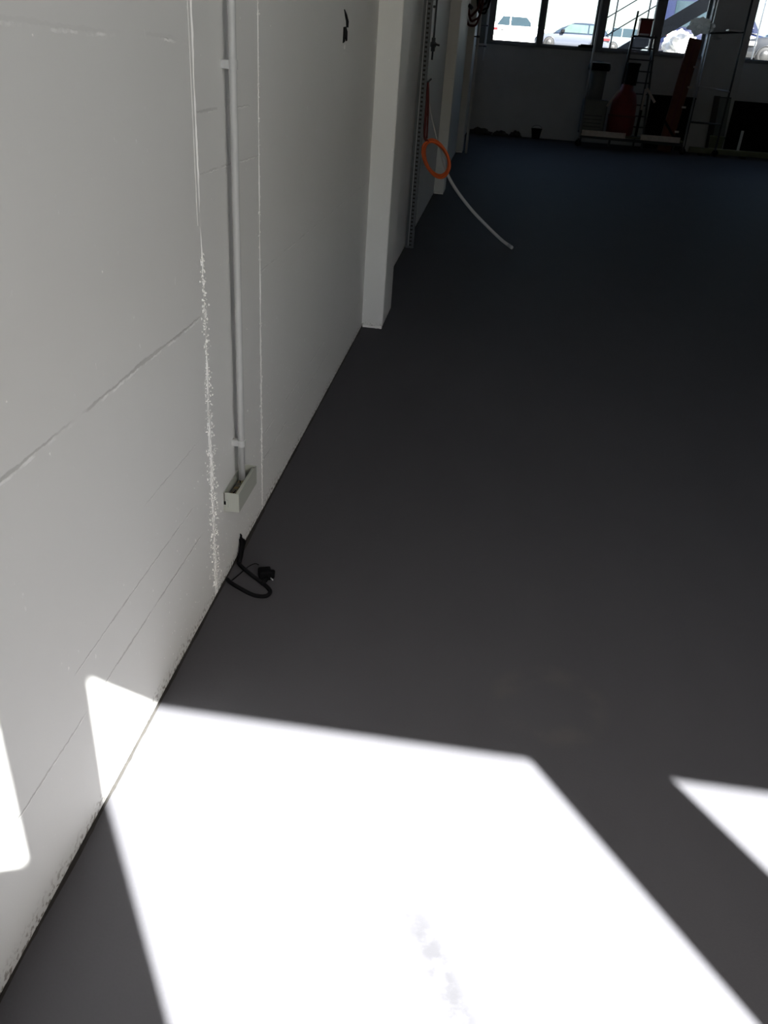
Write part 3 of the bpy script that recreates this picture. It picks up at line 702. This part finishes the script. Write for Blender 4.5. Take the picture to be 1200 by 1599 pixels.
# small dark things on the floor by the far wall
q = at(838, 206, 26.35)
e = thing('rubble_bucket', 'small black bucket on the floor against the far wall', 'bucket', (q.x, 26.35, 0))
m = MB(); m.lathe([(.11, 0), (.15, .24), (.16, .25), (.16, .27), (.14, .27), (.10, .02)], (q.x, 26.35, 0), 20); m.build('tub', 'black', e)
m = MB(); m.tube([(q.x + math.cos(t / 12 * math.pi) * .15, 26.3, .26 + .1 * math.sin(t / 12 * math.pi)) for t in range(13)], .006, 6); m.build('bail', 'dark_steel', e)
for k, (px, lab) in enumerate(((750, 'low dark heap of rubble in the far left corner'), (782, 'small dark clump of rubble right of the corner heap'), (806, 'flat dark clump of rubble nearest the black bucket'))):
    q = at(px, 205, 26.4); q.x = max(q.x, -.36)
    tag(lump('rubble_heap', 'dirt', (q.x, 26.38, .02), ((.30, .20, .17)[k], .17, (.13, .10, .12)[k]), k * 4.4, 3, .5), lab, 'rubble')
# flat black tool on the sill
q = at(922, 76, 26.66)
e = thing('flat_tool', 'flat black tool lying on the far window sill beside the mullion', 'tool', tuple(q))
q0 = at(903, 75, 26.66); q1 = at(926, 77, 26.66)
MB().bbox((q0.x, 26.56, SILL - .025), (q1.x, 26.75, SILL + .03), .008, 1).build('base', 'black', e)
MB().bbox((q0.x + .06, 26.58, SILL + .03), (q1.x, 26.72, SILL + .055), .006, 1).build('grip', 'black', e)

# ------------------------------------------------------------------ outside: stair and cars
Y = 31.0
e = thing('outdoor_stair', 'grey steel outdoor stair with thin handrails beyond the far windows', 'stair', tuple(at(1010, 60, Y)))
a_ = at(950, 96, Y); b_ = at(1140, -16, Y)
MB().beam(a_, b_, .16, .42, side=(0, 0, 1)).build('stringer', 'stair_steel', e)
MB().beam(a_ + Vector((0, 1.1, 0)), b_ + Vector((0, 1.1, 0)), .06, .3, side=(0, 0, 1)).build('stringer', 'stair_steel', e)
for k in range(10):
    c_ = a_ + (b_ - a_) * (k + .5) / 10; MB().box(c_ + Vector((-.14, .08, .02)), c_ + Vector((.14, 1.05, .06))).build('tread', 'stair_steel', e)
for p, q in (((948, 28), (1000, -3)), ((962, 47), (1040, 0))):
    a1 = at(*p, Y); b1 = at(*q, Y); d1 = b1 - a1; m = MB(); m.tube([a1 - d1 * .2, a1, b1, b1 + d1 * .6], .018, 8); m.build('handrail', 'stair_steel', e)
for p, q in (((952.5, 76), (968, -10)), ((1010, 45), (1018, -10))):
    a1 = at(*p, Y); b1 = at(*q, Y); a1.x = b1.x = (a1.x + b1.x) / 2; m = MB(); m.tube([a1 - Vector((0, 0, .5)), b1 + Vector((0, 0, .3))], .024, 8); m.build('post', 'stair_steel', e)

def car(name, label, x, y, facing, L, H, W, paint, glass, roofpaint=None, van=False, belt=.62, dz=0):
    """side-on car; local x runs from tail (0) to nose (L), scaled for facing"""
    z = street_z(y) + dz
    e = thing(name, label, 'car', (x, y, z)); f = facing
    hb = H * belt
    st = [(0.0, .30, hb * .80, .80), (.06, .24, hb * .95, .92), (.25, .20, hb, .98), (L * .3, .18, hb * 1.02, 1), (L * .55, .18, hb, 1), (L * .70, .18, hb * .97, .99), (L * .86, .20, hb * .90, .96), (L * .96, .24, hb * .80, .86), (L, .32, hb * .62, .74)]
    if van: st = [(0, .3, hb * .95, .92), (.1, .25, hb, .97)] + [(L * k, .2, hb, 1) for k in (.3, .55, .75)] + [(L * .9, .22, hb * .9, .96), (L, .3, hb * .62, .85)]
    m = MB(); rings = []
    for sx_, zb, zt_, ww in st:
        hw_ = W / 2 * ww; hgt = zt_ - zb; r = []
        for dy, dz in ((-.86, 0), (-.98, .10), (-1, .35), (-.99, .62), (-.95, .9), (-.86, 1), (.86, 1), (.95, .9), (.99, .62), (1, .35), (.98, .10), (.86, 0)):
            r.append(m.bm.verts.new((x + f * sx_, y + dy * hw_, z + zb + dz * hgt)))
        rings.append(r)
    n = 12
    for a, b in zip(rings, rings[1:]):
        for k in range(n): m.bm.faces.new((a[k], a[(k + 1) % n], b[(k + 1) % n], b[k]))
    m.bm.faces.new(rings[0]); m.bm.faces.new(rings[-1][::-1])
    body = m.build('body', paint, e, True)
    # cabin: base outline at the belt line, roof outline above
    if van: cb = (.03, L * .86, .06, L * .70)
    else: cb = (.12, L * .76, L * .16, L * .54)
    m = MB(); rr = []
    prof = []                                # side silhouette of the cabin from rear belt over roof to front belt
    zb_ = hb - .04; zt_ = H
    prof = [(cb[0], zb_), (cb[0] + (cb[2] - cb[0]) * .6, zb_ + (zt_ - zb_) * .62), (cb[2], zt_ - .06), (cb[2] + .25, zt_ - .015), ((cb[2] + cb[3]) / 2, zt_), (cb[3] - .2, zt_ - .02), (cb[3], zt_ - .09), (cb[3] + (cb[1] - cb[3]) * .5, zb_ + (zt_ - zb_) * .50), (cb[1], zb_)]
    def half(zz): return W / 2 * (.93 - .09 * (zz - zb_) / (zt_ - zb_))
    A = [m.bm.verts.new((x + f * px_, y - half(pz), z + pz)) for px_, pz in prof]; B = [m.bm.verts.new((x + f * px_, y + half(pz), z + pz)) for px_, pz in prof]
    for k in range(len(A) - 1): m.bm.faces.new((A[k], A[k + 1], B[k + 1], B[k]))
    m.bm.faces.new(A); m.bm.faces.new(B[::-1]); m.bm.faces.new((A[0], A[-1], B[-1], B[0]))
    cabn = m.build('cabin', roofpaint or paint, e)
    def side_pane(nm, poly, par, mm, out=.012, sgn=-1):
        M_ = MB(); M_.prism([Vector((x + f * px_, y + sgn * (half(pz) + out), z + pz)) for px_, pz in poly], (0, -.008 * sgn * -1, 0)); return M_.build(nm, mm, par)
    lo = zb_ + .07; hi = zt_ - .10; mid_ = (cb[2] + cb[3]) / 2
    def xr(zz): return cb[0] + (cb[2] - cb[0]) * (zz - zb_) / (zt_ - zb_)
    def xf(zz): return cb[1] + (cb[3] - cb[1]) * (zz - zb_) / (zt_ - zb_)
    for sgn in (-1, 1):
        if not van:
            side_pane('side_window', [(xr(lo) + .22, lo), (mid_ - .25, lo), (mid_ - .25, hi), (xr(hi) + .16, hi), (xr(hi) + .10, hi - .08)], cabn, glass, sgn=sgn)
            side_pane('side_window', [(mid_ - .17, lo), (xf(lo) - .28, lo), (xf(hi) - .12, hi), (mid_ - .17, hi)], cabn, glass, sgn=sgn)
        else:
            side_pane('side_window', [(L * .5, lo), (xf(lo) - .25, lo), (xf(hi) - .1, hi), (L * .5, hi)], cabn, glass, sgn=sgn)
            side_pane('side_window', [(L * .12, lo), (L * .46, lo), (L * .46, hi), (L * .12, hi)], cabn, glass, sgn=sgn)
    M_ = MB(); M_.prism([Vector((x + f * (xf(zz) + .02), y + s_ * half(zz) * .9, z + zz)) for zz, s_ in ((lo, -1), (lo, 1), (hi, 1), (hi, -1))], (f * .012, 0, .012)); M_.build('windscreen', glass, cabn)
    M_ = MB(); M_.prism([Vector((x + f * (xr(zz) - .05), y + s_ * half(zz) * .85, z + zz)) for zz, s_ in ((lo, -1), (lo, 1), (hi - .05, 1), (hi - .05, -1))], (-f * .012, 0, .012)); M_.build('rear_window', glass, cabn)
    rw = .32 if not van else .35
    for wx in (L * .19, L * .81):
        for s_ in (-1, 1):
            m = MB(); m.lathe([(rw * .6, -.1), (rw, -.1), (rw * 1.02, 0), (rw, .08), (rw * .7, .1)], (x + f * wx, y + s_ * (W / 2 - .07), z + rw), 28, Vector((0, s_, 0))); wl_ = m.build('wheel', 'tyre', e)
            m = MB(); m.lathe([(rw * .66, .07), (rw * .64, .10), (rw * .2, .115), (0.001, .12)], (x + f * wx, y + s_ * (W / 2 - .07), z + rw), 20, Vector((0, s_, 0))); m.build('hub_cap', 'hub', wl_)
            m = MB()
            pts = [(x + f * wx + math.cos(t / 18 * math.pi) * rw * 1.12, y + s_ * (W / 2 + .004), z + rw + math.sin(t / 18 * math.pi) * rw * 1.12) for t in range(19)]
            m.tube(pts, .03, 6); m.build('wheel_arch', paint, body)
    for s_ in (-1, 1):
        MB().bbox((x + f * .02 if f > 0 else x - .50, y + s_ * (W / 2 - .02) - .05, z + hb * .70), (x + .50 if f > 0 else x - .02, y + s_ * (W / 2 - .02) + .05, z + hb * .86), .02, 2).build('tail_light', 'tail_red', body)
        a2, b2 = sorted((x + f * (L - .48), x + f * (L - .08)))
        MB().bbox((a2, y + s_ * (W / 2 - .12) - .06, z + hb * .60), (b2, y + s_ * (W / 2 - .12) + .06, z + hb * .75), .02, 2).build('headlight', 'lamp_clear', body)
        xm = x + f * (L * .64 if not van else L * .78)
        MB().bbox((xm - .1, y + s_ * (W / 2 + .02) - .09, z + hb), (xm + .1, y + s_ * (W / 2 + .02) + .09, z + hb + .17), .03, 2).build('wing_mirror', paint if not roofpaint else 'black', body)
    m = MB(); m.tube([(x + f * (L * .22), y, z + H - .03), (x + f * (L * .17), y, z + H + .16)], .012, 6); m.build('aerial', 'black', cabn)
    return e

y = 62; p = at(768, 60, y)
car('white_car', 'white hatchback parked outside the far left window pane', p.x - .15, y, 1, 4.2, 1.50, 1.75, 'car_white', 'car_glass', belt=.58, dz=.16)
y = 58; p = at(835, 60, y)
car('silver_blue_car', 'silver blue car with dark roof seen through the second far pane', p.x, y, -1, 4.5, 1.48, 1.78, 'car_silver', 'car_glass_pale', 'car_roof_blue', dz=-.1)
for o in [q for q in bpy.data.objects if q.name.startswith('silver_blue_car')]:
    o.location.x += 4.5
    o['label'] = 'silver blue car with dark roof seen through the second far pane'
y = 60; p = at(940, 64, y)
car('pale_teal_car', 'pale teal car with red tail light behind the stair rails', p.x - .2, y, 1, 4.3, 1.50, 1.75, 'car_teal', 'car_glass', dz=-.12)
y = 44; p = at(1015, 80, y)
car('dark_blue_van', 'dark blue van behind the outdoor stair', p.x, y, 1, 5.2, 2.3, 1.95, 'car_blue', 'car_glass', van=True, belt=.52)
y = 40; p = at(1152, 80, y)
car('dark_grey_car', 'dark grey car seen right of the far column', p.x + 4.6, y, -1, 4.6, 1.75, 1.85, 'car_grey', 'car_glass')
y = 33.4; q = at(1061, 70, y)
tag(lump('glare_heap', 'plastic_sheet', (q.x, y, q.z - .05), (.50, .4, .42), 5.5, 4, .35), 'crumpled white heap put in for sun glare outside below the stair', 'glare stand-in')  # bright heap added to stand in for sun glare
q = at(1185, 50, 29.5)
e = thing('pale_post', 'thin pale post standing outside the window right of the far column', 'post', (q.x, 29.5, street_z(29.5)))
m = MB(); m.tube([(q.x, 29.5, street_z(29.5)), (q.x, 29.5, 3.2), (q.x, 29.5, 4.6)], .022, 10); m.build('post', 'car_white', e)
MB().box((q.x - .08, 29.42, street_z(29.5)), (q.x + .08, 29.58, street_z(29.5) + .02)).build('base_plate', 'steel', e)

q0 = at(764, 60, 59.6); q1 = at(843, 60, 59.6); zk_ = street_z(59.6)
e = thing('kerb_block', 'long pale concrete kerb in front of the white hatchback', 'kerb', ((q0.x + q1.x) / 2, 59.6, zk_))
for k in range(4):
    a, b = q0.x - 1 + k * (q1.x - q0.x + 1) / 4, q0.x - 1 + (k + 1) * (q1.x - q0.x + 1) / 4 - .02
    MB().bbox((a, 59.45, zk_ - .05), (b, 59.7, zk_ + .74), .03, 2).build('block', 'plastic_sheet', e)
